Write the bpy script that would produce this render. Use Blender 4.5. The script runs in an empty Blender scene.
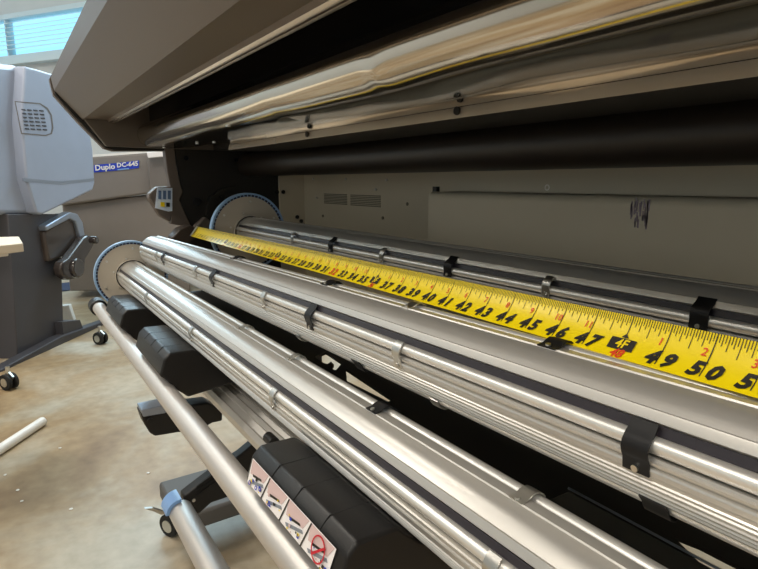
import bpy, bmesh, math, random
from math import sin, cos, radians as rad, pi, atan2, hypot
from mathutils import Vector, Matrix
random.seed(4)
SC = bpy.context.scene
COL = SC.collection

# ------------------------------------------------------------------ camera
F_PX, CX, CY, H = 555.0, 379.0, 284.5, 1.0
PSI, PIT = rad(33.8824), rad(10.46375)
Fv = Vector((-cos(PSI)*cos(PIT), sin(PSI)*cos(PIT), -sin(PIT)))
Rv = Vector((sin(PSI), cos(PSI), 0.0))
Uv = Rv.cross(Fv)
cam_d = bpy.data.cameras.new('camera'); cam = bpy.data.objects.new('camera', cam_d); COL.objects.link(cam)
cam_d.sensor_width = 36.0; cam_d.lens = F_PX/758*36.0; cam_d.clip_start = 0.02; cam_d.clip_end = 60
cam.matrix_world = Matrix(((Rv.x, Uv.x, -Fv.x, 0), (Rv.y, Uv.y, -Fv.y, 0), (Rv.z, Uv.z, -Fv.z, H), (0, 0, 0, 1)))
SC.camera = cam
SC.view_settings.view_transform = 'Standard'; SC.view_settings.look = 'None'
SC.view_settings.gamma = 1; SC.view_settings.use_curve_mapping = False
SC.view_settings.exposure = 0.0

# ------------------------------------------------------------------ world (daylight outside the window)
w = bpy.data.worlds.new('world'); SC.world = w; w.use_nodes = True
bg = w.node_tree.nodes['Background']
bg.inputs[0].default_value = (0.34, 0.78, 1.0, 1); bg.inputs[1].default_value = 1.5

# room frame: U along the window wall, N out through it
RU = Vector((-0.826, -0.564, 0)); RN = Vector((-0.564, 0.826, 0))
def room(u, n, z): return RU*u + RN*n + Vector((0, 0, z))
CEIL = 3.9
def area(name, loc, rot_z, sx, sy, power, col, tilt=None):
    l = bpy.data.lights.new(name, 'AREA'); l.shape = 'RECTANGLE'; l.size = sx; l.size_y = sy
    l.energy = power; l.color = col
    o = bpy.data.objects.new(name, l); COL.objects.link(o); o.location = loc
    o.rotation_euler = tilt if tilt else (0, 0, rot_z)
    return o
LAMPS = [(-3.0, -1.7), (-0.4, -2.4), (2.2, -1.4), (2.6, 1.3), (5.0, 0.4), (-3.4, 1.0)]
LWHERE = ['over the aisle far right of the window', 'behind the camera over the open floor', 'over the aisle in front of the printer hood', 'above the grey finishing machine', 'in the far left corner near the wall', 'beyond the right end of the printer']
LAMP_W = 55; LAMP_COL = (1.0, 0.92, 0.82)
DAY_W = 190; DAY_COL = (0.62, 0.86, 1.0)
day = area('window_daylight', room(4.4, 4.3, 3.0), 0, 5.5, 1.0, DAY_W, DAY_COL)
day.rotation_euler = (-RN + Vector((0, 0, -0.25))).to_track_quat('-Z', 'Y').to_euler()
day.location = room(4.4, 4.25, 3.0)

# ------------------------------------------------------------------ helpers
def ray(x, y): return Rv*((x-CX)/F_PX) + Uv*((CY-y)/F_PX) + Fv
O = Vector((0, 0, H))
def atX(x, y, X): r = ray(x, y); return O + r*(X/r.x)
def atY(x, y, Y): r = ray(x, y); return O + r*(Y/r.y)
def atZ(x, y, Z): r = ray(x, y); return O + r*((Z-H)/r.z)
def atD(x, y, D): return O + ray(x, y)*D
def onP(x, y, P, n): r = ray(x, y); return O + r*((P-O).dot(n)/r.dot(n))

def srgb(r, g, b):
    f = lambda c: (c/255/12.92) if c/255 <= .04045 else ((c/255+.055)/1.055)**2.4
    return (f(r), f(g), f(b), 1)
def mat(name, col, rough=0.5, metal=0.0, bump=0.0, bscale=200, vary=0.0, vscale=6, stretch=None, coat=0.0, spec=None, bdist=0.002):
    m = bpy.data.materials.new(name); m.use_nodes = True
    nt = m.node_tree; b = nt.nodes['Principled BSDF']
    b.inputs['Base Color'].default_value = col if len(col) == 4 else (*col, 1)
    b.inputs['Roughness'].default_value = rough; b.inputs['Metallic'].default_value = metal
    if coat: b.inputs['Coat Weight'].default_value = coat
    if spec is not None: b.inputs['Specular IOR Level'].default_value = spec
    tc = nt.nodes.new('ShaderNodeTexCoord'); mp = nt.nodes.new('ShaderNodeMapping')
    nt.links.new(tc.outputs['Object'], mp.inputs[0])
    if stretch: mp.inputs['Scale'].default_value = stretch
    n = nt.nodes.new('ShaderNodeTexNoise'); n.inputs['Scale'].default_value = vscale; n.inputs['Detail'].default_value = 5
    nt.links.new(mp.outputs[0], n.inputs['Vector'])
    if vary:
        mx = nt.nodes.new('ShaderNodeMix'); mx.data_type = 'RGBA'; mx.blend_type = 'MULTIPLY'
        mx.inputs[0].default_value = 1.0
        mx.inputs[6].default_value = col
        rr = nt.nodes.new('ShaderNodeMapRange')
        rr.inputs['From Min'].default_value = .3; rr.inputs['From Max'].default_value = .7
        rr.inputs['To Min'].default_value = 1-vary; rr.inputs['To Max'].default_value = 1+vary
        nt.links.new(n.outputs['Fac'], rr.inputs['Value'])
        nt.links.new(rr.outputs[0], mx.inputs[7]); nt.links.new(mx.outputs[2], b.inputs['Base Color'])
    if bump:
        n2 = nt.nodes.new('ShaderNodeTexNoise'); n2.inputs['Scale'].default_value = bscale; n2.inputs['Detail'].default_value = 3
        nt.links.new(mp.outputs[0], n2.inputs['Vector'])
        bp = nt.nodes.new('ShaderNodeBump'); bp.inputs['Strength'].default_value = bump; bp.inputs['Distance'].default_value = bdist
        nt.links.new(n2.outputs['Fac'], bp.inputs['Height']); nt.links.new(bp.outputs[0], b.inputs['Normal'])
    return m
def emis(name, col, s):
    m = mat(name, col, .5); b = m.node_tree.nodes['Principled BSDF']
    b.inputs['Emission Color'].default_value = col; b.inputs['Emission Strength'].default_value = s
    return m

def mk(name, verts, faces, m, parent=None, smooth=False, fm=None):
    me = bpy.data.meshes.new(name)
    me.from_pydata([tuple(v) for v in verts], [], faces)
    for x in (m if isinstance(m, (list, tuple)) else [m]): me.materials.append(x)
    if fm:
        for p, i in zip(me.polygons, fm): p.material_index = i
    bm = bmesh.new(); bm.from_mesh(me); bmesh.ops.recalc_face_normals(bm, faces=bm.faces); bm.to_mesh(me); bm.free()
    if smooth:
        for p in me.polygons: p.use_smooth = True
        me.set_sharp_from_angle(angle=rad(smooth if smooth is not True else 35))
    o = bpy.data.objects.new(name, me); COL.objects.link(o)
    if parent: o.parent = parent
    return o
class MB:
    def __init__(s): s.v = []; s.f = []; s.m = []
    def add(s, v, f, mi=0):
        n = len(s.v); s.v += [tuple(x) for x in v]; s.f += [[i+n for i in q] for q in f]; s.m += [mi]*len(f); return s
    def prism(s, poly, ext, mi=0):
        """polygon of 3D points extruded by the vector ext"""
        n = len(poly); ext = Vector(ext)
        v = [Vector(p) for p in poly] + [Vector(p)+ext for p in poly]
        f = [list(range(n))[::-1], list(range(n, 2*n))] + [[i, (i+1) % n, n+(i+1) % n, n+i] for i in range(n)]
        return s.add(v, f, mi)
    def px(s, prof, x0, x1, mi=0): return s.prism([(x0, y, z) for y, z in prof], (x1-x0, 0, 0), mi)
    def box(s, a, b, mi=0):
        (x0, y0, z0), (x1, y1, z1) = a, b
        return s.prism([(x0, y0, z0), (x0, y1, z0), (x0, y1, z1), (x0, y0, z1)], (x1-x0, 0, 0), mi)
    def obox(s, P, dx, dy, dz, mi=0):
        P, dx, dy, dz = map(Vector, (P, dx, dy, dz)); return s.prism([P, P+dx, P+dx+dy, P+dy], dz, mi)
    def tube(s, a, b, r, n=24, mi=0, r2=None, caps=True):
        a, b = Vector(a), Vector(b); d = (b-a).normalized(); e = d.orthogonal().normalized(); g = d.cross(e); r2 = r if r2 is None else r2
        v = [a+(e*cos(2*pi*i/n)+g*sin(2*pi*i/n))*r for i in range(n)] + [b+(e*cos(2*pi*i/n)+g*sin(2*pi*i/n))*r2 for i in range(n)]
        f = [[i, (i+1) % n, n+(i+1) % n, n+i] for i in range(n)]
        if caps: f += [list(range(n))[::-1], list(range(n, 2*n))]
        return s.add(v, f, mi)
    def ring(s, c, r0, r1, th, n=64, mi=0):
        """flat ring around X, from c.x to c.x+th"""
        c = Vector(c); v = []
        for r, dx in ((r0, 0), (r1, 0), (r1, th), (r0, th)):
            v += [c+Vector((dx, r*cos(2*pi*i/n), r*sin(2*pi*i/n))) for i in range(n)]
        f = []
        for k in range(4):
            k2 = (k+1) % 4
            f += [[k*n+i, k*n+(i+1) % n, k2*n+(i+1) % n, k2*n+i] for i in range(n)]
        return s.add(v, f, mi)
    def build(s, name, m, parent=None, smooth=False, bevel=0, seg=2):
        o = mk(name, s.v, s.f, m, parent, smooth, s.m)
        if bevel:
            b = o.modifiers.new('bevel', 'BEVEL'); b.width = bevel; b.segments = seg; b.limit_method = 'ANGLE'; b.angle_limit = rad(30)
            if not smooth:
                for p in o.data.polygons: p.use_smooth = True
                o.data.set_sharp_from_angle(angle=rad(50))
        return o
def empty(name, loc, label, cat, group=None):
    o = bpy.data.objects.new(name, None); COL.objects.link(o); o.location = loc; o.empty_display_size = .1
    o['label'] = label; o['category'] = cat
    if group: o['group'] = group
    return o
def tag(o, label, cat, group=None):
    o['label'] = label; o['category'] = cat
    if group: o['group'] = group
    return o
def struct(o): o['kind'] = 'structure'; return o
def adopt(root):
    """children were built in world coordinates: keep them there under a root that is not at the origin"""
    for c in root.children: c.matrix_parent_inverse = Matrix.Translation(root.location).inverted()
def text_mesh(body, size, bold=0.0, shear=0.0, align='CENTER', res=2):
    cu = bpy.data.curves.new('t', 'FONT'); cu.body = body; cu.size = size; cu.offset = bold; cu.shear = shear
    cu.align_x = align; cu.align_y = 'CENTER'; cu.resolution_u = res
    o = bpy.data.objects.new('t', cu); COL.objects.link(o)
    dg = bpy.context.evaluated_depsgraph_get(); dg.update()
    me = bpy.data.meshes.new_from_object(o.evaluated_get(dg))
    v = [x.co.copy() for x in me.vertices]; f = [list(p.vertices) for p in me.polygons]
    bpy.data.objects.remove(o); bpy.data.curves.remove(cu); bpy.data.meshes.remove(me)
    return v, f

# ------------------------------------------------------------------ materials
M = {}
M['alu'] = mat('brushed_aluminium', (0.64, 0.62, 0.585, 1), .36, .66)
M['rod'] = mat('bright_steel_rod', (0.88, 0.87, 0.84, 1), .38, .75)
M['silver'] = mat('silver_clip_metal', (0.62, 0.61, 0.58, 1), .32, 1.0)
M['blackclip'] = mat('black_clip_metal', (0.010, 0.010, 0.011, 1), .45, spec=.3)
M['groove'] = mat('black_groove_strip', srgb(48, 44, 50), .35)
M['screw'] = mat('screw_steel', (0.75, 0.75, 0.73, 1), .3, 1.0)
M['flange'] = mat('beige_flange_plastic', srgb(196, 188, 174), .45, vary=.05)
M['rim'] = mat('pale_blue_rim_plastic', srgb(150, 186, 225), .35)
M['navy'] = mat('navy_slot', srgb(28, 38, 75), .5)
M['tube'] = mat('satin_aluminium_tube', (0.62, 0.59, 0.56, 1), .46, 0.7, bump=.1, bscale=300, bdist=.0004)
M['blackp'] = mat('black_plastic', srgb(27, 26, 26), .40, spec=.35, bump=.25, bscale=900, bdist=.0004)
M['blackgloss'] = mat('gloss_black', (0.012, 0.013, 0.016, 1), .12)
M['darkmetal'] = mat('dark_inner_metal', srgb(26, 24, 22), .6, vary=.2, vscale=8)
M['taupe'] = mat('taupe_housing_plastic', srgb(100, 90, 83), .42, bump=.15, bscale=1200, bdist=.0002)
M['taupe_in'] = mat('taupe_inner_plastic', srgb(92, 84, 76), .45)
M['chrome'] = mat('trim_metal', (0.6, 0.55, 0.5, 1), .25, 1.0)
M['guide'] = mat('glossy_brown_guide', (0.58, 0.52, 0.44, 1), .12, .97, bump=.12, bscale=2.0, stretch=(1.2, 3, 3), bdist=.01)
M['film_dark_refl'] = mat('film_dark_reflection', (0.13, 0.12, 0.10, 1), .12, .9, bump=.12, bscale=2.0, stretch=(1.2, 3, 3), bdist=.01)  # same film: dark reflection of its flat part put into the base colour
M['lip'] = mat('bright_lip_metal', (0.90, 0.82, 0.72, 1), .22, .7, bump=.15, bscale=3.0, stretch=(1.5, 3, 3), bdist=.006)
M['roller'] = mat('black_rubber_roller', srgb(36, 30, 26), .42)
M['back'] = mat('olive_grey_panel', srgb(196, 188, 168), .55, vary=.05, vscale=3)
M['vent'] = mat('dark_vent', srgb(120, 116, 102), .7)
M['purple'] = mat('purple_ink', srgb(158, 148, 160), .8)
M['white'] = mat('white_plastic', srgb(235, 232, 226), .4)
M['cream'] = mat('cream_plate', srgb(232, 222, 196), .5)
M['yellow'] = mat('tape_yellow', srgb(250, 222, 0), .32)
M['ink'] = mat('tape_black_ink', srgb(26, 22, 10), .5)
M['red'] = mat('tape_red_ink', srgb(226, 70, 22), .5)
M['blue'] = mat('label_blue', srgb(30, 62, 190), .4)
M['litblue'] = mat('pale_blue_plastic', srgb(128, 168, 220), .35)
M['steelblue'] = mat('grey_blue_metal', srgb(150, 160, 176), .3, .6)
M['headgrey'] = mat('grey_blue_machine_plastic', srgb(160, 170, 190), .45, vary=.03)
M['cab'] = mat('dark_grey_cabinet', srgb(66, 65, 70), .5, vary=.06)
M['duplo'] = mat('warm_grey_machine', srgb(128, 121, 115), .5, vary=.03)
M['duplod'] = mat('darker_grey_machine', srgb(112, 106, 102), .5)  # darker grey plastic for the side unit and vent outline
M['rubber'] = mat('black_rubber', srgb(14, 14, 14), .7)
M['wall'] = mat('painted_wall', srgb(205, 208, 210), .8, vary=.03, vscale=2)
M['ceil'] = mat('ceiling_paint', srgb(210, 208, 200), .9)
M['frame'] = mat('white_window_frame', srgb(205, 220, 228), .4)
M['blind'] = mat('blind_slat', srgb(240, 250, 252), .5)
M['glass'] = mat('window_glass', (0.9, 0.97, 1, 1), .02); M['glass'].node_tree.nodes['Principled BSDF'].inputs['Transmission Weight'].default_value = 1
M['pink'] = mat('label_pink', srgb(212, 186, 184), .5)
M['labelwhite'] = mat('label_white', srgb(244, 240, 240), .4)
M['signred'] = mat('label_red', srgb(200, 20, 45), .45)
M['lamp'] = emis('lamp_diffuser', (1, .93, .82, 1), 6)

# concrete floor
fl = bpy.data.materials.new('polished_concrete'); fl.use_nodes = True
nt = fl.node_tree; b = nt.nodes['Principled BSDF']; b.inputs['Roughness'].default_value = .42
tc = nt.nodes.new('ShaderNodeTexCoord')
n1 = nt.nodes.new('ShaderNodeTexNoise'); n1.inputs['Scale'].default_value = 1.6; n1.inputs['Detail'].default_value = 8; n1.inputs['Distortion'].default_value = .6
cr = nt.nodes.new('ShaderNodeValToRGB'); cr.color_ramp.elements[0].position = .32; cr.color_ramp.elements[0].color = srgb(124, 98, 68)
cr.color_ramp.elements[1].position = .62; cr.color_ramp.elements[1].color = srgb(176, 168, 150)
e = cr.color_ramp.elements.new(.48); e.color = srgb(160, 138, 106)
n2 = nt.nodes.new('ShaderNodeTexNoise'); n2.inputs['Scale'].default_value = 22; n2.inputs['Detail'].default_value = 6
mx = nt.nodes.new('ShaderNodeMix'); mx.data_type = 'RGBA'; mx.blend_type = 'SOFT_LIGHT'; mx.inputs[0].default_value = .5
nt.links.new(tc.outputs['Object'], n1.inputs['Vector']); nt.links.new(tc.outputs['Object'], n2.inputs['Vector'])
nt.links.new(n1.outputs['Fac'], cr.inputs[0]); nt.links.new(cr.outputs[0], mx.inputs[6]); nt.links.new(n2.outputs['Fac'], mx.inputs[7])
nt.links.new(mx.outputs[2], b.inputs['Base Color'])
M['floor'] = fl

# ------------------------------------------------------------------ room
def room_box(name, u0, u1, n0, n1, z0, z1, m):
    return MB().prism([room(u0, n0, z0), room(u1, n0, z0), room(u1, n1, z0), room(u0, n1, z0)], (0, 0, z1-z0)).build(name, m)
UL, UR, NF, NW = 7.5, -5.0, -4.2, 4.6
struct(room_box('floor', UR, UL, NF, NW, -.1, 0, M['floor']))
struct(room_box('ceiling', UR, UL, NF, NW, CEIL, CEIL+.1, M['ceil']))
struct(room_box('wall_left', UL, UL+.1, NF, NW, 0, CEIL, M['wall']))
struct(room_box('wall_right', UR-.1, UR, NF, NW, 0, CEIL, M['wall']))
struct(room_box('wall_front', UR, UL, NF-.1, NF, 0, CEIL, M['wall']))
# window wall with a long high window
PW = room(0, NW, 1)
wz0 = onP(45, 57, PW, RN).z; wz1 = onP(45, 9, PW, RN).z
u_of = lambda p: p.dot(RU)
wu0, wu1 = 1.5, 7.1
mb = MB()
def wb(mb, u0, u1, z0, z1, n0=NW, n1=NW+.12, mi=0):
    return mb.prism([room(u0, n0, z0), room(u1, n0, z0), room(u1, n1, z0), room(u0, n1, z0)], (0, 0, z1-z0), mi)
wb(mb, UR, UL, 0, wz0); wb(mb, UR, UL, wz1, CEIL); wb(mb, UR, wu0, wz0, wz1); wb(mb, wu1, UL, wz0, wz1)
struct(mb.build('wall_back', M['wall']))
fr = MB()
t = .05
wb(fr, wu0, wu1, wz0, wz0+t, NW-.03, NW+.08); wb(fr, wu0, wu1, wz1-t, wz1, NW-.03, NW+.08)
um = u_of(onP(9, 40, PW, RN))
for u in (wu0, wu0+1.3, wu0+2.7, um, wu1-t): wb(fr, u, u+.018, wz0+t, wz1-t, NW-.02, NW+.07)
wf = struct(fr.build('window_1', M['frame']))
gl = MB(); wb(gl, wu0, wu1, wz0+t, wz1-t, NW+.03, NW+.036); gl.build('pane', M['glass'], wf)
bl = MB(); z = wz0+.10
while z < wz1-.08:
    bl.prism([room(wu0+.05, NW-.06, z), room(wu1-.05, NW-.06, z), room(wu1-.05, NW-.025, z+.018), room(wu0+.05, NW-.025, z+.018)], (0, 0, .002)); z += .045
bl.build('blind_slats', M['blind'], wf)
sl = MB(); wb(sl, wu0-.05, wu1+.05, wz0-.06, wz0-.005, NW-.09, NW); sl.build('sill', M['frame'], wf)
tr = MB(); wb(tr, UR, UL, wz0-.62, wz0-.55, NW-.02, NW-.001); struct(tr.build('trim_1', M['wall']))

for i, (u, n) in enumerate(LAMPS):
    p = room(u, n, CEIL-.06)
    ang = atan2(RU.y, RU.x)
    L = empty('ceiling_light', p, 'long ceiling light fixture ' + LWHERE[i], 'ceiling light', 'ceiling lights above the workshop floor')
    a = RU*.65; c = RN*.16
    MB().prism([p-a-c, p+a-c, p+a+c, p-a+c], (0, 0, .058)).build('housing', M['white'], L)
    a = RU*.61; c = RN*.13; q = p-Vector((0, 0, .006))
    MB().prism([q-a-c, q+a-c, q+a+c, q-a+c], (0, 0, .006)).build('diffuser', M['lamp'], L)
    adopt(L)
    area('ceiling_light_glow', p-Vector((0, 0, .03)), ang, 1.2, .24, LAMP_W, LAMP_COL)

# ------------------------------------------------------------------ the printer
XL, XR = -1.60, 0.32
PR = empty('wide_format_printer', (-.6, .5, 0), 'large taupe wide-format printer with open loading bay and overhanging hood', 'printer')
def yz(*pts): return [(y, 1+z) for y, z in pts]
hood = yz((.130, .216), (.125, .247), (.22, .415), (.27, .45), (.82, .45), (.82, .30), (.33, .30), (.268, .25), (.262, .150), (.243, .145), (.237, .152), (.185, .152))
MB().px(hood, XL+.008, XR).build('hood', M['taupe'], PR)
# raised strip on the hood's underside and its bright edge
MB().px(yz((.238, .1515), (.243, .1445), (.2455, .1445), (.2405, .1515)), XL+.03, XR).build('hood_edge_trim', M['chrome'], PR)
MB().px(yz((.2475, .1462), (.2535, .1475), (.2535, .144), (.2475, .1427)), XL+.03, XR).build('hood_edge_trim', M['chrome'], PR)
# end cap
cap = yz((.123, .243), (.128, .207), (.175, .146), (.229, .084), (.25, .078), (.46, .084), (.82, .084), (.82, .46), (.27, .46), (.215, .425))
ec = MB().px(cap, XL-.025, XL).build('hood_end_cap', M['taupe'], PR)
ec2 = MB().px([(y*.985+.006, 1+(z-1)*.985+.003) for y, z in cap], XL, XL+.008).build('hood_seam', M['blackp'], PR)
# inner end wall of the recess
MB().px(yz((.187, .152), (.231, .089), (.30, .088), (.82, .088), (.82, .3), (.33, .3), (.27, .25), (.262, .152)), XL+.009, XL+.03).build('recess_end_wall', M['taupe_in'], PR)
# small pale mark on the hood front
p0, p1 = onP(66, 50, O+Vector((0, .130, .216)), Vector((0, .0, 1))), None
# curved media guide
MB().px(yz((.338, .148), (.338, .298), (.345, .298), (.345, .148)), XL+.031, XR).build('recess_liner', M['blackgloss'], PR)
MB().px(yz((.272, .249), (.335, .297), (.337, .294), (.274, .246)), XL+.031, XR).build('recess_liner', M['blackgloss'], PR)
g = [(.335+.030*cos(rad(a)), .120+.030*sin(rad(a))) for a in range(110, 271, 8)]
guide = yz(*g, (.43, .090), (.43, .135), (.36, .16))
go = MB().px(guide, XL+.03, XR).build('curved_media_guide', M['guide'], PR, smooth=30)
# subdivided flat sheet flush under the guide so the film shows real ripples
xs = [XL+.04+(XR-XL-.05)*i/320 for i in range(321)]
def ripple(x, v): return .0024*sin(5*x+.5*v)+.0012*sin(13*x-.8*v+1)+.0004*sin(31*x+.3*v)
v = []; f = []
XK = atY(378, 57, .312).x
cross = [(.335+.0315*cos(rad(a)), .120+.0315*sin(rad(a))) for a in range(150, 271, 12)] + [(.35, .0885), (.37, .088), (.39, .088), (.41, .089), (.428, .0925)]
nc = len(cross)
for x in xs:
    for j, (y, z) in enumerate(cross):
        k = j/(nc-1); dz = ripple(x, k*3)*min(1, k*1.5)*min(1, max(.1, (x-XL)*1.5))
        kx, kk = (x-XK)/.016, (k-.30)/.16
        dz = abs(dz)+.0035*math.exp(-kx*kx-kk*kk)
        v.append((x, y, 1+z-dz))
for i in range(len(xs)-1):
    for j in range(nc-1): f.append([i*nc+j, i*nc+j+1, (i+1)*nc+j+1, (i+1)*nc+j])
film = mk('reflective_film', v, f, [M['guide'], M['film_dark_refl']], PR, smooth=60, fm=[0 if i % (nc-1) < 9 else 1 for i in range(len(f))])
sd = film.modifiers.new('solid', 'SOLIDIFY'); sd.thickness = .0008; sd.offset = -1
# lip rail
XLIP = -1.23
MB().px(yz((.432, .098), (.430, .082), (.4385, .082), (.440, .098)), XLIP, XR).build('upper_lip_rail', M['lip'], PR)
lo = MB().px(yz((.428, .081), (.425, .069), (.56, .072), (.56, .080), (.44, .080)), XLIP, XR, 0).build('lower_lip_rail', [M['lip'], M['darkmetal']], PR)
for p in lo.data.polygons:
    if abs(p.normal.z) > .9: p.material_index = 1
for X in (-.479, -.844):
    for dz in (.0905, .077):
        MB().tube((X, .4262+(.004 if dz > .08 else 0), 1+dz), (X, .4235+(.004 if dz > .08 else 0), 1+dz), .0045, 16).build('black_grommet', M['rubber'], PR)
# underside plate left of the lip and screws
MB().px(yz((.43, .135), (.43, .10), (.62, .10), (.62, .135)), XL+.031, XR).build('underside_plate', M['darkmetal'], PR)
for q in ((197, 143), (214, 142), (164, 147), (228, 125), (365, 122)):
    p = atZ(q[0], q[1], 1.0865); MB().tube(p, p+Vector((0, 0, -.0025)), .0035, 12).build('screw', M['screw'], PR)
# roller
MB().tube((XL+.031, .600, 1.049), (XR, .600, 1.049), .033, 48).build('feed_roller', M['roller'], PR, smooth=True)
MB().px(yz((.50, .10), (.50, .086), (.80, .086), (.80, .10)), XL+.031, XR).build('roller_cover', M['darkmetal'], PR)
# side plate and back
sp = [atX(x, y, -1.59) for x, y in ((174, 146), (182, 191), (178.5, 200), (190, 226), (172, 245), (180, 280), (290, 300), (283, 225), (279, 140))]
MB().prism(sp, (-.02, 0, 0)).build('side_plate', M['darkmetal'], PR)
for q, r in (((197, 202), .011), ((186, 158), .006), ((236, 160), .005), ((277, 192), .006), ((222, 196), .008)):
    p = atX(*q, -1.589); MB().tube(p, p+Vector((.003, 0, 0)), r, 20).build('side_plate_boss', M['blackgloss'], PR)
rib = [atX(x, y, -1.59) for x, y in ((205, 215), (208, 198), (218, 190), (236, 185), (237, 188), (221, 194), (212, 200), (209, 216))]
MB().prism(rib, (.012, 0, 0)).build('side_plate_rib', M['darkmetal'], PR)
MB().box((XL+.01, .70, .55), (XL+.022, .78, 1.09)).build('corner_column', M['back'], PR)
for q in ((297, 217), (283, 192), (301, 221)):
    p = atX(*q, -1.577); MB().tube(p, p+Vector((.004, 0, 0)), .006, 16).build('black_grommet', M['blackgloss'], PR)
MB().box((XL+.01, .78, .62), (XR, .80, 1.09)).build('back_panel', M['back'], PR)
gs = [atY(x, y, .78) for x, y in ((298, 165), (298, 197), (301, 201), (301, 240))]
MB().prism([(p.x, .7795, p.z) for p in gs] + [(p.x+.012, .7795, p.z) for p in gs[::-1]], (0, -.001, 0)).build('panel_seam', M['darkmetal'], PR)
for a, bq in (((324, 193.5), (347, 205.5)), ((350.5, 194.5), (380.5, 208))):
    P, Q = atY(*a, .779), atY(*bq, .779)
    m_ = MB(); k = 7
    for i in range(k):
        z1 = P.z+(Q.z-P.z)*i/k; z2 = P.z+(Q.z-P.z)*(i+.62)/k
        m_.box((P.x, .7785, z2), (Q.x, .7798, z1))
    m_.build('vent_louvres', M['vent'], PR)
for q in ((313.5, 179), (346, 179), (376, 189.5), (317, 198), (387, 180)):
    p = atY(*q, .779); MB().tube(p, p+Vector((0, -.003, 0)), .003, 12).build('screw', M['screw'], PR)
for q in ((407.5, 204), (383, 218), (323, 216)):
    p = atY(*q, .779); MB().tube(p, p+Vector((0, -.002, 0)), .004, 12).build('small_hole', M['vent'], PR)
# raised lower back box with rounded top edge, upper strip panels
lx = atY(428.5, 200, .70).x
rb = [(.70+.012-.012*cos(rad(a)), .981-.012+.012*sin(rad(a))) for a in (0, 30, 60, 90)]
MB().px([(.70, .62)] + rb + [(.78, .981), (.78, .62)], lx, XR).build('lower_back_box', M['back'], PR, smooth=40)
x0 = atY(430, 182, .75).x; x1 = atY(474, 182, .75).x
MB().box((x0, .752, .982), (x1, .779, 1.086)).build('upper_back_strip', M['back'], PR)
MB().box((x1, .745, .982), (XR, .779, 1.086)).build('upper_back_strip', M['back'], PR)
p = atY(547, 187.5, .7445); MB().ring((0, 0, 0), .003, .0052, .001, 20).build('ring_mark', M['white'], PR).matrix_local = Matrix.Translation(p) @ Matrix.Rotation(rad(90), 4, 'Z')
p = atY(437, 189, .749); MB().box((p.x-.006, .742, p.z-.007), (p.x+.006, .751, p.z+.005)).build('cable_clamp', M['blackp'], PR)
m_ = MB(); P, Q = atY(630, 201, .6995), atY(647, 224, .6995)
for i in range(46):
    x = P.x+(Q.x-P.x)*random.random()**.8; z = P.z+(Q.z-P.z)*random.random()
    h = .004+.006*random.random(); m_.box((x, .6997, z-h), (x+.0010+.0015*random.random(), .7002, z+h*.5))
m_.build('purple_ink_smudge', M['purple'], PR)
# control bracket and button pod on the left end
cb = [atX(x, y, -1.585) for x, y in ((164.5, 146), (174, 146), (176.5, 165), (179, 178), (183, 191.5), (179.5, 200), (191, 226), (183, 226), (171, 224), (171, 190), (167, 170))]
MB().prism(cb, (-.03, 0, 0)).build('side_bracket', M['taupe'], PR, bevel=.002)
pod = [atX(x, y, -1.585) for x, y in ((157, 187), (172, 186.5), (173, 214), (170, 222), (160, 216), (149, 198), (149, 194))]
po = MB().prism(pod, (-.035, 0, 0)).build('button_pod', M['taupe'], PR, bevel=.003)
def plate(pts, X, ext, name, m, par): return MB().prism([atX(x, y, X) for x, y in pts], (ext, 0, 0)).build(name, m, par)
plate(((157, 187.5), (172, 188), (172, 211), (168, 211.5), (155, 208)), -1.5845, .004, 'button_panel', mat('button_panel_plastic', srgb(222, 236, 255), .35), po)
for x in (158.3, 163, 167.8):
    plate(((x, 190.5), (x+3, 190.7), (x+3, 199.5), (x, 199)), -1.580, .001, 'blue_display', mat('display_blue', srgb(90, 120, 165), .4), po)
plate(((160.5, 202), (164.5, 202.3), (164.5, 207), (160.5, 206.5)), -1.580, .002, 'yellow_button', M['yellow'], po)
plate(((166.2, 202.5), (169.7, 202.7), (169.7, 207), (166.2, 206.6)), -1.580, .002, 'black_button', M['blackp'], po)
# lower spring hook/bracket where the tape end catches
hk = [atX(x, y, -1.45) for x, y in ((172, 238), (180, 229), (190, 225.5), (198, 228), (200, 236), (188, 243), (176, 243))]
MB().prism(hk, (-.05, 0, 0)).build('tape_end_bracket', mat('dark_brown_plastic', srgb(58, 48, 42), .4), PR, bevel=.003)
hk = [atX(x, y, -1.5) for x, y in ((196, 226), (206, 217), (211, 222), (204, 238), (198, 236))]
MB().prism(hk, (-.03, 0, 0)).build('holder_arm', M['taupe'], PR, bevel=.003)

# black deck below the spindles
def holed_plate(name, outer, holes, z, th_, m, par):
    bm = bmesh.new()
    for lp_ in [outer]+holes:
        vs = [bm.verts.new((p[0], p[1], z)) for p in lp_]
        for i in range(len(vs)): bm.edges.new((vs[i], vs[(i+1) % len(vs)]))
    bmesh.ops.triangle_fill(bm, use_beauty=True, use_dissolve=False, edges=bm.edges[:])
    top = bm.faces[:]
    ext = bmesh.ops.extrude_face_region(bm, geom=top)
    bmesh.ops.translate(bm, vec=(0, 0, -th_), verts=[g_ for g_ in ext['geom'] if isinstance(g_, bmesh.types.BMVert)])
    bmesh.ops.recalc_face_normals(bm, faces=bm.faces)
    me = bpy.data.meshes.new(name); bm.to_mesh(me); bm.free(); me.materials.append(m)
    o = bpy.data.objects.new(name, me); COL.objects.link(o); o.parent = par; return o
hl = lambda pts: [atZ(x, y, .695) for x, y in pts]
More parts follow.
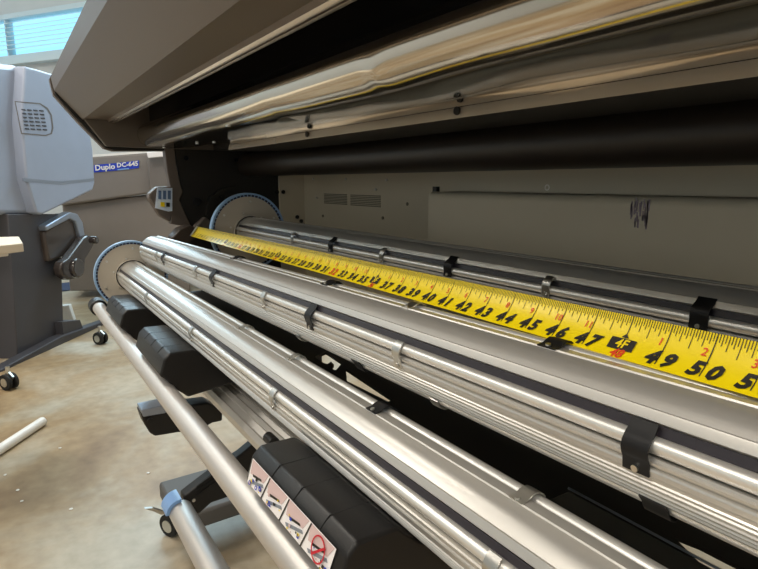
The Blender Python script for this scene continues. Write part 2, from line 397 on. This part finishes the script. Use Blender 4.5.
holed_plate('black_deck', [(XL+.02, .40), (XR, .40), (XR, .72), (XL+.02, .72)],
            [hl(((315, 357), (326, 352.5), (342, 363), (336, 370), (332, 369), (334, 364.5), (331, 361.5), (327.5, 364), (324, 363))),
             hl(((346, 369), (393, 400), (388, 401.5), (347, 381))),
             hl(((672, 535), (700, 546), (790, 592), (790, 620), (715, 578)))], .695, .004, M['darkmetal'], PR)
MB().box((XL+.02, .40, .60), (XR, .404, .690)).build('deck_skirt', M['darkmetal'], PR)
xg = atZ(563, 493, .72).x
MB().box((xg, .372, .696), (XR, .406, .722)).build('gloss_black_cover', M['blackgloss'], PR, bevel=.004, seg=3)
MB().tube((xg, .4065, 1-.2775), (XR, .4065, 1-.2775), .0011, 8).build('cover_edge_highlight', M['steelblue'], PR)  # blue-lit highlight along the cover's edge, modelled as a thin coloured rod
# front tube and the rest boxes that hook over it
TC = (.345*cos(rad(-60.7)), 1+.345*sin(rad(-60.7)))
MB().tube((-1.47, *TC), (XR, *TC), .0145, 40).build('front_support_tube', M['tube'], PR, smooth=True)
MB().tube((-1.515, *TC), (-1.468, *TC), .0195, 32).build('tube_end_cap', M['blackp'], PR, smooth=True, bevel=.003)
SA = .334; AY, AZ = SA*cos(rad(-42.3)), 1+SA*sin(rad(-42.3))
def rest_box(xf, xn):
    prof = [(.1620, .7265), (.1690, .7500), (.1775, .7580), (.2120, .7570), (.2200, .7500), (.2330, .7375), (.2515, .7325), (.300, .7325), (.300, .700), (.252, .692), (.200, .686), (.1815, .703), (.1725, .716)]
    o = MB().px(prof, xf, xn).build('rest_box', M['blackp'], PR, bevel=.003, seg=3)
    # moulding seams across the top
    for k in (.27, .52, .78):
        s = MB()
        x = xf+(xn-xf)*k; s.px([(.1777, .75815), (.2115, .75715), (.2115, .7568), (.1777, .7577)], x-.0004, x+.0004); s.px([(.1685, .7500), (.1770, .7584), (.1775, .7578), (.1692, .7497)], x-.0004, x+.0004)
        s.build('moulding_seam', M['rubber'], o)
    return o
rest_box(-1.305, -1.133); rest_box(-.982, -.804)
b3 = rest_box(-.465, -.291)
# picture label on the outer face of the near box
FA, FB = Vector((0, .1692, .7500)), Vector((0, .1624, .7275)); FD = FB-FA
LX0, LX1 = -.458, -.303
outn = Vector((0, FD.z, -FD.y)).normalized()
if outn.y > 0: outn = -outn
lab = MB()
def lp(s, t, h=.0006):  # s along the label 0..1 far->near, t 0 top ..1 bottom
    return Vector((LX0+(LX1-LX0)*s, FA.y, FA.z)) + FD*t + outn*h
def lpoly(pts, mi, h): lab.prism([lp(s, t, h) for s, t in pts], -outn*.0003, mi)
lpoly(((0, .03), (1, .03), (.985, .97), (0, .97)), 0, .0014)
for a in (0.0, .25, .5, .75):
    lpoly(((a+.01, .05), (a+.24, .05), (a+.20, .45), (a+.02, .58)), 1, .0018)
    if a: lpoly(((a+.012, .04), (a+.022, .04), (a-.028, .97), (a-.038, .97)), 3, .0021)
    lpoly(((a+.03, .80), (a+.20, .50), (a+.215, .58), (a+.05, .88)), 6, .0021)
    lpoly(((a+.06, .50), (a+.17, .38), (a+.18, .44), (a+.07, .57)), 3, .0024)
    for k in range(9):
        s_ = a+.03+.18*random.random(); t_ = .4+.5*random.random(); d = .006+.014*random.random()
        lpoly(((s_, t_), (s_+d, t_), (s_+d, t_+d*5), (s_, t_+d*5)), random.choice((2, 3, 1, 3, 4)), .0027)
for (s_, t_) in ((.05, .86), (.14, .80), (.19, .70), (.33, .80)):
    n = 12
    for i in range(n):
        a0, a1 = 2*pi*i/n, 2*pi*(i+1)/n
        lpoly([(s_+.014*r*cos(a_), t_+.085*r*sin(a_)) for r, a_ in ((1, a0), (1, a1), (.65, a1), (.65, a0))], 2, .003)
n = 32; s_, t_ = .88, .48
for i in range(n):
    a0, a1 = 2*pi*i/n, 2*pi*(i+1)/n
    lpoly([(s_+.062*r*cos(a_), t_+.42*r*sin(a_)) for r, a_ in ((1, a0), (1, a1), (.88, a1), (.88, a0))], 5, .0033)
lpoly(((.835, .72), (.93, .22), (.94, .27), (.845, .77)), 5, .0033)
lo = lab.build('instruction_label', [M['labelwhite'], M['pink'], M['blue'], M['ink'], M['yellow'], M['signred'], M['steelblue']], b3)
lo['label'] = 'white picture label with a red prohibition circle'

# lower crossbeam (ribbed aluminium) and its black knob
BC = (.43*cos(rad(-51)), 1+.43*sin(rad(-51)))
th = rad(39)
def rot(p, c=BC): return (c[0]+p[0]*cos(th)-p[1]*sin(th), c[1]+p[0]*sin(th)+p[1]*cos(th))
# local x axis runs across the view, local y towards the camera
prof = [(-.028, -.02), (-.028, .006), (-.022, .014), (-.014, .016), (-.012, .010), (-.004, .010), (-.002, .015), (.004, .014), (.006, .004), (.012, .004), (.014, .012), (.024, .008), (.029, .0), (.029, -.02)]
prof = [rot((x, y)) for x, y in prof]
MB().px(prof, -1.45, -.30).build('lower_crossbeam', M['alu'], PR)
p = atX(268, 437, -.56); kc = Vector((-.42, BC[0]+.0, BC[1]+.02))
kp = O + ray(268, 437).normalized()*(.40/hypot(ray(268, 437).normalized().y, ray(268, 437).normalized().z))
MB().tube(kp, kp+Vector((.02, .0, .0)), .007, 20).build('black_knob', M['blackp'], PR, smooth=True)
# arms with pale blue caps, second pole
def arm(pts, X, th_, m, name, par=PR, bev=.004): return MB().prism([atX(x, y, X) for x, y in pts], (th_, 0, 0)).build(name, m, par, bevel=bev, seg=3)
a1 = arm(((136, 406), (150, 403), (170, 400), (202, 396), (216, 404), (216, 414), (206, 416), (192, 424), (172, 425), (160, 427), (150, 428.5), (145, 425), (140, 417)), -1.17, .045, M['blackp'], 'upper_arm')
arm(((136.5, 403), (160, 398), (168, 401), (160, 406.5), (139, 410)), -1.165, .043, M['steelblue'], 'arm_cap', a1, .002)
p = atX(150, 420, -1.12); MB().tube(p, p+Vector((.004, 0, 0)), .005, 16).build('arm_bolt', M['rubber'], a1)
a2 = arm(((180, 490), (210, 467), (237, 449), (262, 428), (275, 440), (252, 459), (228, 490), (207, 497), (195, 508), (180, 505)), -1.17, .03, M['blackp'], 'lower_arm')
for dy in (0, 5, 10):
    arm(((196, 486+dy*.9), (228, 463+dy), (229, 464.5+dy), (197, 487.5+dy*.9)), -1.139, .002, M['rubber'], 'arm_groove', a2, 0)
p = atX(193.5, 500, -1.138); MB().tube(p, p+Vector((.003, 0, 0)), .0035, 12).build('arm_bolt', M['screw'], a2)
P2 = atX(182, 513, -1.12)
MB().tube((-1.13, P2.y, P2.z), (XR, P2.y, P2.z), .0245, 40).build('lower_support_pole', M['tube'], PR, smooth=True)
m_ = MB(); n = 14
for i in range(n):
    a0, a1_ = rad(88+85*i/n), rad(88+85*(i+1)/n)
    m_.prism([(-1.165, P2.y+r*cos(a), P2.z+r*sin(a)) for r, a in ((.0255, a0), (.0325, a0), (.0325, a1_), (.0255, a1_))], (.045, 0, 0))
bc = m_.build('pale_blue_cap', M['litblue'], PR)
# stand: leg column and foot beam with casters
ft = MB().box((-1.575, .292, .10), (-1.36, .98, .15)).build('stand_foot', mat('grey_stand_metal', srgb(84, 82, 80), .6, 0), PR, bevel=.008)
MB().box((-1.54, .56, .15), (-1.40, .74, .56)).build('stand_column', M['darkmetal'], PR, bevel=.006)
def caster(p, par, s=1.0, yaw=0):
    """p: floor contact point; housing and twin wheels"""
    p = Vector(p); d = Vector((cos(yaw), sin(yaw), 0)); e_ = Vector((-d.y, d.x, 0)); r = .032*s
    c = p+Vector((0, 0, r))
    h = MB().tube(c+Vector((0, 0, r*.6)), c+Vector((0, 0, r*1.9)), .008*s, 12)
    h.prism([c+e_*.004*s+d*a*r+Vector((0, 0, z*r)) for a, z in ((-.7, .2), (-.5, 1.0), (.2, 1.25), (.9, .7), (.5, .1))], -e_*.008*s)
    o = h.build('caster', M['silver'], par)
    for k in (-1, 1):
        MB().tube(c+e_*.007*s*k, c+e_*.02*s*k, r, 24).build('wheel', M['rubber'], o, bevel=.003*s)
        MB().tube(c+e_*.0205*s*k, c+e_*.022*s*k, r*.55, 16).build('wheel_hub', M['silver'], o)
    return o
caster((-1.535, .315, 0), ft, 1.05, .5)
lv = MB().prism([atX(x, y, -1.50) for x, y in ((144, 507), (152, 506.5), (160, 509), (168, 512), (160, 513), (152, 509.5))], (.01, 0, 0)).build('brake_lever', M['silver'], ft)
caster((-1.47, .93, 0), ft, 1.05, .2)
adopt(PR)

# ------------------------------------------------------------------ spindles
ALPHA0 = rad(-26)
RS = 1.0
e1 = (-cos(ALPHA0), -sin(ALPHA0)); e2 = (-sin(ALPHA0), cos(ALPHA0))
def pol(c, th, r):
    r *= RS
    t = rad(th); a, b_ = r*cos(t), r*sin(t)
    return (c[0]+a*e1[0]+b_*e2[0], c[1]+a*e1[1]+b_*e2[1])
R = .036
def quarter(base, kind):
    """a quarter turn of the extrusion: face between two rod grooves, angles rising"""
    out = []
    if kind == 'concave':      # rod groove at base ... next groove at base+86
        out += [(base-9, .80), (base+8, .82), (base+11, .97), (base+21, 1.0), (base+23, .985)]
        lo_, hi_ = base+23, base+55
        for i in range(1, 8):
            k = i/8; a = lo_+(hi_-lo_)*k
            chord = cos(rad((hi_-lo_)/2))/cos(rad(a-(hi_+lo_)/2))
            out.append((a, chord*(1-.09*sin(pi*k))*.99))
        out += [(hi_, .985), (hi_+1.5, 1.0), (hi_+3.5, .985), (base+74, .97), (base+76, .82)]
    else:                       # ribbed convex face
        out += [(base-9+0, .80), (base+8, .80), (base+9, .95), (base+13, .97), (base+14, .93), (base+16, .93), (base+17, .985), (base+20, .99), (base+21, .95)]
        a = base+23
        while a < base+66: out += [(a, .965), (a+1, .985), (a+2, .965)]; a += 10.5
        out += [(base+68, .975), (base+70, .97), (base+72, .80)]
    return out
def spindle_profile(c):
    pr = quarter(-8, 'concave') + quarter(79, 'ribbed') + quarter(161+5, 'concave') + quarter(253, 'ribbed_')
    pr = sorted(pr, key=lambda q: q[0])
    # the face below the front rod mirrors: fine ridges first, ribs further down
    return [pol(c, a, r*R) for a, r in pr]
prof_angles = []
def front_ribbed():
    # angles from -97 (rod3) up to -17: ribs then double ridge next to the front rod
    out = [(-90, .80), (-74, .80), (-72, .965), (-70, .98)]
    for a in (-65, -59, -53, -47, -42): out += [(a-1, .965), (a, .99), (a+1, .965)]
    out += [(-38, .965), (-36, .99), (-31, 1.0), (-29, .985), (-28, .94), (-26.5, .94), (-25.5, .99), (-23.5, .99), (-22.5, .955), (-20, .95), (-18.5, .80)]
    return out
def full_profile(c):
    seq = front_ribbed()
    seq += [(-16, .76), (5, .76), (8, .86), (9.5, .965), (16.5, .995), (18.5, 1.003), (20, .980)]
    for i in range(1, 9):
        k = i/9; a = 20+32*k; seq.append((a, .975+.018*sin(pi*k)))
    seq += [(52, .980), (53.5, 1.003), (55, .985), (62, .975), (68, .965), (70.5, .80)]
    half = seq
    seq = half + [(a+180, r) for a, r in half if True]
    # the grooves at +81 and +261 close the turn
    return [pol(c, a, r*R) for a, r in seq]
RODS = (-9.5, 79, 170.5, 277)
def clip(c, th, X, wd, m, par, name, black=False):
    """strap arched over a rod, screwed down below it"""
    span = ((9, 1.012), (5, 1.055), (-2, 1.09), (-8, 1.085), (-13, 1.05), (-17, 1.015), (-27, 1.02))
    if black: span = ((17, 1.012), (8, 1.02), (4, 1.06), (-2, 1.10), (-8, 1.10), (-13, 1.06), (-17, 1.02), (-27, 1.02))
    o_ = [pol(c, th+a, r*R) for a, r in span]; i_ = [pol(c, th+a, r*R-.0010) for a, r in span][::-1]
    o = MB().px(o_+i_, X-wd/2, X+wd/2).build(name, m, par, smooth=40)
    p = pol(c, th-23, 1.018*R); q = pol(c, th-23, 1.018*R+.0012)
    MB().tube((X, *p), (X, *q), .0019, 12).build('clip_screw', M['screw'] if black else M['silver'], o)
    return o
def spindle(name, c, x0, x1, label, disc_r, clips, hub=True):
    S = empty(name, ((x0+x1)/2, c[0], c[1]), label, 'spindle', None)
    pr = full_profile(c)
    MB().px(pr, x0, x1).build('aluminium_core', M['alu'], S, smooth=12)
    for a in RODS:
        p = pol(c, a, .895*R)
        MB().tube((x0-.0, *p), (x1, *p), .0046, 20).build('steel_rod', M['rod'], S, smooth=True)
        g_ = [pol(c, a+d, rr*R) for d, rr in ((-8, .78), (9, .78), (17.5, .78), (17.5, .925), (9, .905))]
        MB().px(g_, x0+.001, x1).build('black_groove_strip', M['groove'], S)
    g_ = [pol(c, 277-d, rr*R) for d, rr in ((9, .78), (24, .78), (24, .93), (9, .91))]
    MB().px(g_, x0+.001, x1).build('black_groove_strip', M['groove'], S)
    for th, X, k in clips:
        if k == 's': clip(c, th, X, .010, M['silver'], S, 'silver_clip')
        else: clip(c, th, X, .0145, M['blackclip'], S, 'black_clip', True)
    if disc_r:
        cx_ = x0-.004
        D = MB().tube((cx_-.006, *c), (cx_, *c), disc_r*.957, 96).build('flange_disc', M['flange'], S, smooth=True)
        MB().ring((cx_-.012, *c), disc_r*.955, disc_r, .016, 96).build('flange_rim', M['rim'], D, smooth=True)
        MB().ring((cx_, *c), disc_r*.905, disc_r*.957, .0008, 96).build('slot_ring', M['navy'], D)
        s = MB(); n = 60
        for i in range(n):
            a = 2*pi*i/n; d0, d1 = disc_r*.905, disc_r*.957; da = .010
            s.prism([(cx_+.0003, c[0]+r*cos(b_), c[1]+r*sin(b_)) for r, b_ in ((d0, a-da), (d1, a-da), (d1, a+da), (d0, a+da))], (.001, 0, 0))
        s.build('rim_spokes', M['rim'], D)
        hb = MB().ring((cx_, *c), R*.80, R*1.07, .012, 40); hb.build('hub', M['flange'], D, smooth=True)
        s = MB().ring((cx_+.0121, *c), R*1.0, R*1.06, .001, 40); s.build('hub_collar', M['blackp'], D)
        for a in range(25, 360, 60):
            for rr, q in ((.78, .0028), (.50, .0022)):
                y, z = c[0]+disc_r*rr*cos(rad(a+(20 if rr < .6 else 0))), c[1]+disc_r*rr*sin(rad(a+(20 if rr < .6 else 0)))
                MB().tube((cx_, y, z), (cx_+.002, y, z), q, 12).build('flange_screw', M['screw'], D)
    adopt(S); return S
CA = (AY, AZ)
CA = (CA[0], CA[1]-.0006)
CB = (.325*cos(rad(-26)), 1+.325*sin(rad(-26)))
CC = (.487, .882)
XE = .22
F1, F2, F3 = RODS[0], RODS[1], RODS[3]-360
spindle('roll_spindle', CA, -1.455, XE, 'front aluminium roll spindle on the black rest boxes with a round beige flange', .0845,
        [(F1, x, 's') for x in (-1.12, -.812, -.511, -.199)] + [(F2, -.692, 's'), (F2, -.538, 's'), (F2, -.37, 'b'), (F2, -.209, 's')])
RS = 1.0; CB = (CB[0], CB[1]+.001)
SB = spindle('roll_spindle', CB, -1.395, XE, 'middle aluminium roll spindle just below the yellow tape, without a flange', 0,
        [(F1, x, 's') for x in (-1.22, -.934, -.638, -.354)] + [(F1, x, 'b') for x in (-1.16, -.842, -.512, -.145)]
        + [(F3, -.57, 's'), (F3, -.436, 'b'), (F3, -.322, 's'), (F3, -.140, 'b')] + [(F2, -.832, 'b'), (F2, -.533, 'b'), (F2, -.383, 's'), (F2, -.228, 'b')])
RS = 1.0
SB.rotation_euler.y = -rad(1.0); SB.location.z -= .0062
spindle('roll_spindle', CC, -1.285, XE, 'rear aluminium roll spindle behind the yellow tape against the back panel', .0925,
        [(F1+14, x, 's') for x in (-.97, -.666, -.367)] + [(F1+14, x, 'b') for x in (-.819, -.519, -.215)])

# ------------------------------------------------------------------ tape measure blade
T0, T50 = Vector((-1.4135, .3938, .877)), Vector((-.1385, .3068, .9065))
TD = (T50-T0).normalized(); INCH = (T50-T0).length/50
TP = empty('tape_measure', T0, 'yellow steel tape measure blade laid along the spindles', 'tape measure')
mid = (T0+T50)/2
tocam = (O-mid); tocam -= TD*tocam.dot(TD); tocam.normalize()
TN = (tocam*1.0 + Vector((0, 0, 1))*.45); TN -= TD*TN.dot(TD); TN.normalize()
TU = TN.cross(TD)                      # across the blade, away from the camera
if TU.y < 0: TU = -TU
TW = .0292
def tp(s, v, h=0.0):                   # s inches, v -0.5..0.5 across, curved section
    sag = .0022*(v*2)**2
    return T0 + TD*(s*INCH) + TU*(v*TW) + TN*(h+sag)
ns = 14
m_ = MB(); vv = []; ff = []
for s_ in (-.3, 62):
    for h in (0, -.0003):
        for i in range(ns+1): vv.append(tp(s_, -.5+i/ns, h))
n = ns+1
for i in range(ns):
    ff += [[i, i+1, 2*n+i+1, 2*n+i], [n+i, n+i+1, 3*n+i+1, 3*n+i]]
ff += [[0, n, 3*n, 2*n], [ns, n+ns, 3*n+ns, 2*n+ns]]
mk('tape_blade', vv, ff, M['yellow'], TP, smooth=60)
tk = MB()
def tick(s_, v0, v1, wd, mi=0):
    nseg = 5
    for i in range(nseg):
        a, b_ = v0+(v1-v0)*i/nseg, v0+(v1-v0)*(i+1)/nseg
        tk.add([tp(s_-wd, a, .0003), tp(s_+wd, a, .0003), tp(s_+wd, b_, .0003), tp(s_-wd, b_, .0003)], [[0, 1, 2, 3]], mi)
for k in range(0, 54*16):
    s_ = k/16
    if k % 16 == 0: tick(s_, -.40, .5, .013)
    else: tick(s_, {8: .10, 4: .20, 12: .20}.get(k % 16, .28 if k % 2 == 0 else .34), .5, .009)
tk.build('graduation_marks', M['ink'], TP)
nb = MB()
def stamp(body, s_, v_, size, mi, bold=.0, shear=.25, xs_=1.0):
    vs, fs = text_mesh(body, 1.0, bold, shear)
    pts = []
    for q in vs:
        pts.append(tp(s_+q.x*size*xs_/INCH, v_+q.y*size/TW, .0006))
    nb.add(pts, fs, mi)
for k in range(1, 54):
    if k % 12 == 0:
        q = [tp(k-.34, -.30, .0005), tp(k+.34, -.30, .0005), tp(k+.34, -.02, .0005), tp(k-.34, -.02, .0005)]
        nb.add(q, [[0, 1, 2, 3]], 0)
        vs, fs = text_mesh('%dF' % (k//12), 1.0, .02, .1)
        nb.add([tp(k+p.x*.0085/INCH, -.16+p.y*.0085/TW, .0008) for p in vs], fs, 2)
        nb.add([tp(k-.10, .0, .0006), tp(k+.10, .0, .0006), tp(k, .10, .0006)], [[0, 1, 2]], 0)
        stamp(str(k), k, -.40, .0085, 1, .03)
    elif k < 12: stamp(str(k), k-.30, -.26, .0135, 0, .03)
    else:
        t_ = str(k); mi = 1 if k % 16 == 0 else 0
        stamp(t_[0], k-.185, -.27, .0126, mi, .05, .3, 1.05); stamp(t_[1], k+.205, -.27, .0126, mi, .05, .3, 1.05)
        if k > 12: stamp(str(k % 12), k-.14, .10, .0068, 1, .01, .1)
nb.build('printed_numbers', [M['ink'], M['red'], M['yellow']], TP)
MB().prism([tp(-.3, -.5, .001), tp(.25, -.5, .001), tp(.25, .5, .001), tp(-.3, .5, .001)], TN*.001).build('end_hook', M['screw'], TP)
adopt(TP)

# ------------------------------------------------------------------ machine on the left
P0 = atD(24, 120, 3.15); P1 = atD(95, 120, 3.85)
d1 = (P1-P0); d1.z = 0; d1.normalize(); nn = Vector((d1.y, -d1.x, 0))
if nn.dot(O-P0) < 0: nn = -nn
CO = empty('paper_machine', (P0.x, P0.y, 0), 'grey-blue floor-standing machine with vented head and crank handle at left', 'machine')
def pl(pts, back=0.0): return [onP(x, y, P0-nn*back, nn) for x, y in pts]
hd = MB().prism(pl(((25, 66), (40, 70), (84, 84), (88, 120), (93, 150), (95, 183), (93, 190), (42, 215), (37, 213), (27, 180), (22, 120))), -nn*.9).build('machine_head', M['headgrey'], CO, bevel=.012, seg=3)
MB().prism(pl(((-60, 66), (-30, 60), (22, 66), (34, 120), (40, 215), (-60, 215)), .06), -nn*.6).build('head_side', M['headgrey'], CO, bevel=.03)
m_ = MB(); m_.prism(pl(((24, 178), (60, 181.5), (94, 178), (94, 181), (60, 185), (24, 181.5)), -.001), -nn*.012); m_.build('head_ridge', M['steelblue'], CO)
m_ = MB()
q = pl(((14.5, 101), (40, 103), (48, 108), (52, 115), (53.5, 128), (52, 134), (46, 136), (21, 134)), -.002); q2 = pl(((15.7, 102.2), (40, 104.2), (47, 109), (50.7, 115.5), (52.2, 128), (50.8, 133), (45.6, 134.8), (22, 132.9)), -.002)
m_.add(q+q2, [[i, (i+1) % 8, 8+(i+1) % 8, 8+i] for i in range(8)]); m_.build('vent_outline', M['duplod'], CO)
m_ = MB()
for j in range(6):
    for i in range(4):
        x, y = 21+i*6+j*.7, 109+j*3.8+i*.3; m_.prism(pl(((x, y), (x+4, y+.2), (x+4.3, y+1.8), (x+.8, y+1.2)), -.001), nn*.003)
m_.build('vent_slots', M['cab'], CO)
MB().prism(pl(((8, 214), (60, 214), (64, 337), (18, 361)), .05), -nn*.5).build('cabinet', M['cab'], CO, bevel=.006)
hs = MB().prism(pl(((44, 232), (72, 213), (80, 222), (84, 240), (66, 256), (49, 262)), .02), -nn*.12).build('crank_housing', mat('brown_black_gloss', srgb(70, 62, 58), .25), CO, bevel=.015, seg=4)
MB().prism(pl(((46, 226), (70, 212), (78, 214), (83, 222), (86, 240), (81, 242), (76, 222), (70, 219), (47, 231)), 0), -nn*.06).build('grab_rail', M['steelblue'], CO, bevel=.008, seg=3)
MB().prism(pl(((61, 268), (63, 262), (69, 258), (84, 238), (90, 235), (95, 240), (94, 246), (86, 259), (85, 270), (80, 278), (70, 280), (63, 276)), -.05), -nn*.06).build('crank_handle', mat('dark_gloss_handle', srgb(62, 56, 54), .18), CO, bevel=.015, seg=4)
MB().prism(pl(((0, 370), (62, 336), (108, 320), (112, 329), (64, 352), (0, 391)), -.02), -nn*.07).build('foot_beam', M['cab'], CO, bevel=.006)
MB().prism(pl(((62, 322), (80, 320), (84, 331), (64, 337)), 0), -nn*.2).build('foot_bracket', M['cab'], CO)
for q in ((10, 389), (101, 344)):
    p = atZ(q[0], q[1], 0); caster(p, CO, 1.25, .6)
hc = onP(74, 268, P0+nn*.10, nn)
MB().tube(hc, hc+nn*.035, .062, 32).build('crank_hub', mat('dark_gloss_hub', srgb(50, 45, 44), .12, coat=.5), CO, smooth=True, bevel=.012, seg=4)
hk_ = onP(90, 240, P0+nn*.10, nn)
MB().tube(hk_, hk_+nn*.05, .026, 24).build('crank_knob', mat('dark_gloss_knob', srgb(50, 45, 44), .12, coat=.5), CO, smooth=True, bevel=.010, seg=4)
adopt(CO)

# machine with the blue name label behind
P0 = atD(95, 200, 4.7); P1 = atD(180, 200, 4.9); d1 = (P1-P0); d1.z = 0; d1.normalize(); nn = Vector((d1.y, -d1.x, 0))
if nn.dot(O-P0) < 0: nn = -nn
DU = empty('finishing_machine', (P0.x, P0.y, 0), 'warm grey office finishing machine with a blue name label behind the printer', 'machine')
up = MB().prism(pl(((60, 158), (94, 156), (150, 152), (190, 150), (190, 192), (148, 194), (60, 206))), -nn*.6).build('upper_cover', M['duplo'], DU, bevel=.02, seg=3)
MB().prism(pl(((62, 205), (148, 195), (190, 192), (190, 291), (70, 291)), .06), -nn*.5).build('lower_cabinet', M['duplo'], DU, bevel=.01)
MB().prism(pl(((88, 155), (148, 151), (148, 153), (88, 157.5)), .0), -nn*.5+Vector((0, 0, .02))).build('pale_top_edge', M['white'], DU)
MB().prism(pl(((94, 165), (117, 163), (117, 170.5), (94, 172.5)), -.002), nn*.004).build('name_label', M['blue'], DU)
MB().prism(pl(((117, 163), (139, 160.5), (139, 168), (117, 170.5)), -.002), nn*.004).build('name_label', M['blue'], DU)
for body, (x, y), sz in (('Duplo', (105, 167.3), .062), ('DC-645', (127.5, 164.5), .052)):
    vs, fs = text_mesh(body, 1.0, .03)
    c = onP(x, y, P0+nn*.012, nn); 
    e_ = (onP(x+10, y-.9, P0+nn*.010, nn)-c).normalized(); u_ = Vector((0, 0, 1)); 
    MB().add([c+e_*v_.x*sz+u_*v_.y*sz for v_ in vs], fs).build('lettering', M['white'], DU)
MB().prism(pl(((117.5, 169.2), (129, 168), (129, 169.2), (117.5, 170.3)), -.006), nn*.002).build('label_underline', M['litblue'], DU)
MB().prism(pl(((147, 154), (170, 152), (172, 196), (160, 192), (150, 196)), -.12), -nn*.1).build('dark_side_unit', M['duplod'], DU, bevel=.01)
MB().prism(pl(((146.5, 152), (164, 151), (165, 156.5), (148, 158)), -.2), -nn*.05).build('white_tray', M['labelwhite'], DU, bevel=.005)
adopt(DU)

# ------------------------------------------------------------------ floor items
A_, B_ = atZ(-30, 469, .018), atZ(43, 421, .018)
tag(MB().tube(A_, B_, .019, 20).build('floor_rail', M['white'], None, smooth=True, bevel=.004), 'white rounded rail lying on the concrete floor at the left edge', 'rail')
p = atZ(68, 323, 0)
tag(MB().prism([atD(x, y, (p-O).dot(Fv)) for x, y in ((59, 306), (69, 305), (74, 321), (62, 323.5))], (-.05, .02, 0)).build('white_block', M['white'], None, bevel=.006), 'small white block standing on the floor behind the left cabinet', 'block')
q = [atZ(x, y, .003) for x, y in ((56, 284), (100, 279), (112, 284), (62, 291.5))]
tag(MB().prism(q, (0, 0, .004)).build('floor_mat', mat('navy_mat', srgb(30, 50, 84), .7), None), 'dark blue mat on the floor before the grey finishing machine', 'mat')
# pale table edge at the far left
tb = empty('work_table', atZ(0, 445, 0), 'pale wooden table whose corner juts in at the left edge', 'table')
q = [atZ(x, y, .86) for x, y in ((-60, 246), (4, 237), (22, 236.5), (23, 244), (-60, 262))]
zt = atD(10, 245, 1.9).z
q = [atZ(x, y, zt+.02) for x, y in ((-70, 239), (19, 236.5), (23, 243), (-70, 253))]
q[0] = q[1]+(q[0]-q[1])*2.6; q[3] = q[2]+(q[3]-q[2])*2.6
MB().prism(q, (0, 0, -.028)).build('tabletop', mat('pale_wood', srgb(236, 222, 200), .5), tb, bevel=.003)
q = [atZ(x, y, zt-.009) for x, y in ((-60, 254), (5, 246), (8, 250), (-60, 258))]
MB().prism(q, (0, 0, -.02)).build('apron', M['white'], tb, bevel=.003)
pc = atZ(-20, 252, zt-.01)
qt = [atZ(-70, 239, zt), atZ(19, 236.5, zt), atZ(23, 243, zt), atZ(-70, 253, zt)]
f0 = qt[1]+(qt[0]-qt[1])*2.6; n0 = qt[2]+(qt[3]-qt[2])*2.6
for lp0 in (f0*.9+n0*.1, f0*.1+n0*.9, qt[0]*.62+qt[3]*.38):
    lp0 = lp0 + (qt[0]*.5+qt[3]*.5-lp0)*.06
    MB().tube((lp0.x, lp0.y, 0), (lp0.x, lp0.y, zt-.008), .018, 16).build('leg', M['white'], tb, smooth=True)
tb.location = (pc.x, pc.y-.05, 0)
adopt(tb)
# bright flecks scattered on the floor
FW = ['just right of the pale floor rail', 'at the left frame edge below the rail', 'below the rail, upper of two close together', 'below the rail, lower of two close together', 'alone on bare floor left of the stand foot', 'nearest the stand foot of the printer']
for i_, (x, y) in enumerate(((60, 448), (5, 475), (18, 490), (22, 501), (71, 509), (148, 473))):
    p = atZ(x, y, .0015); n = 6
    o = MB().prism([p+Vector(((.004+.003*random.random())*cos(2*pi*i/n), (.004+.003*random.random())*sin(2*pi*i/n), 0)) for i in range(n)], (0, 0, .001)).build('paper_fleck', M['white'])
    tag(o, 'tiny pale fleck on the concrete '+FW[i_], 'debris', 'pale flecks scattered on the concrete floor')
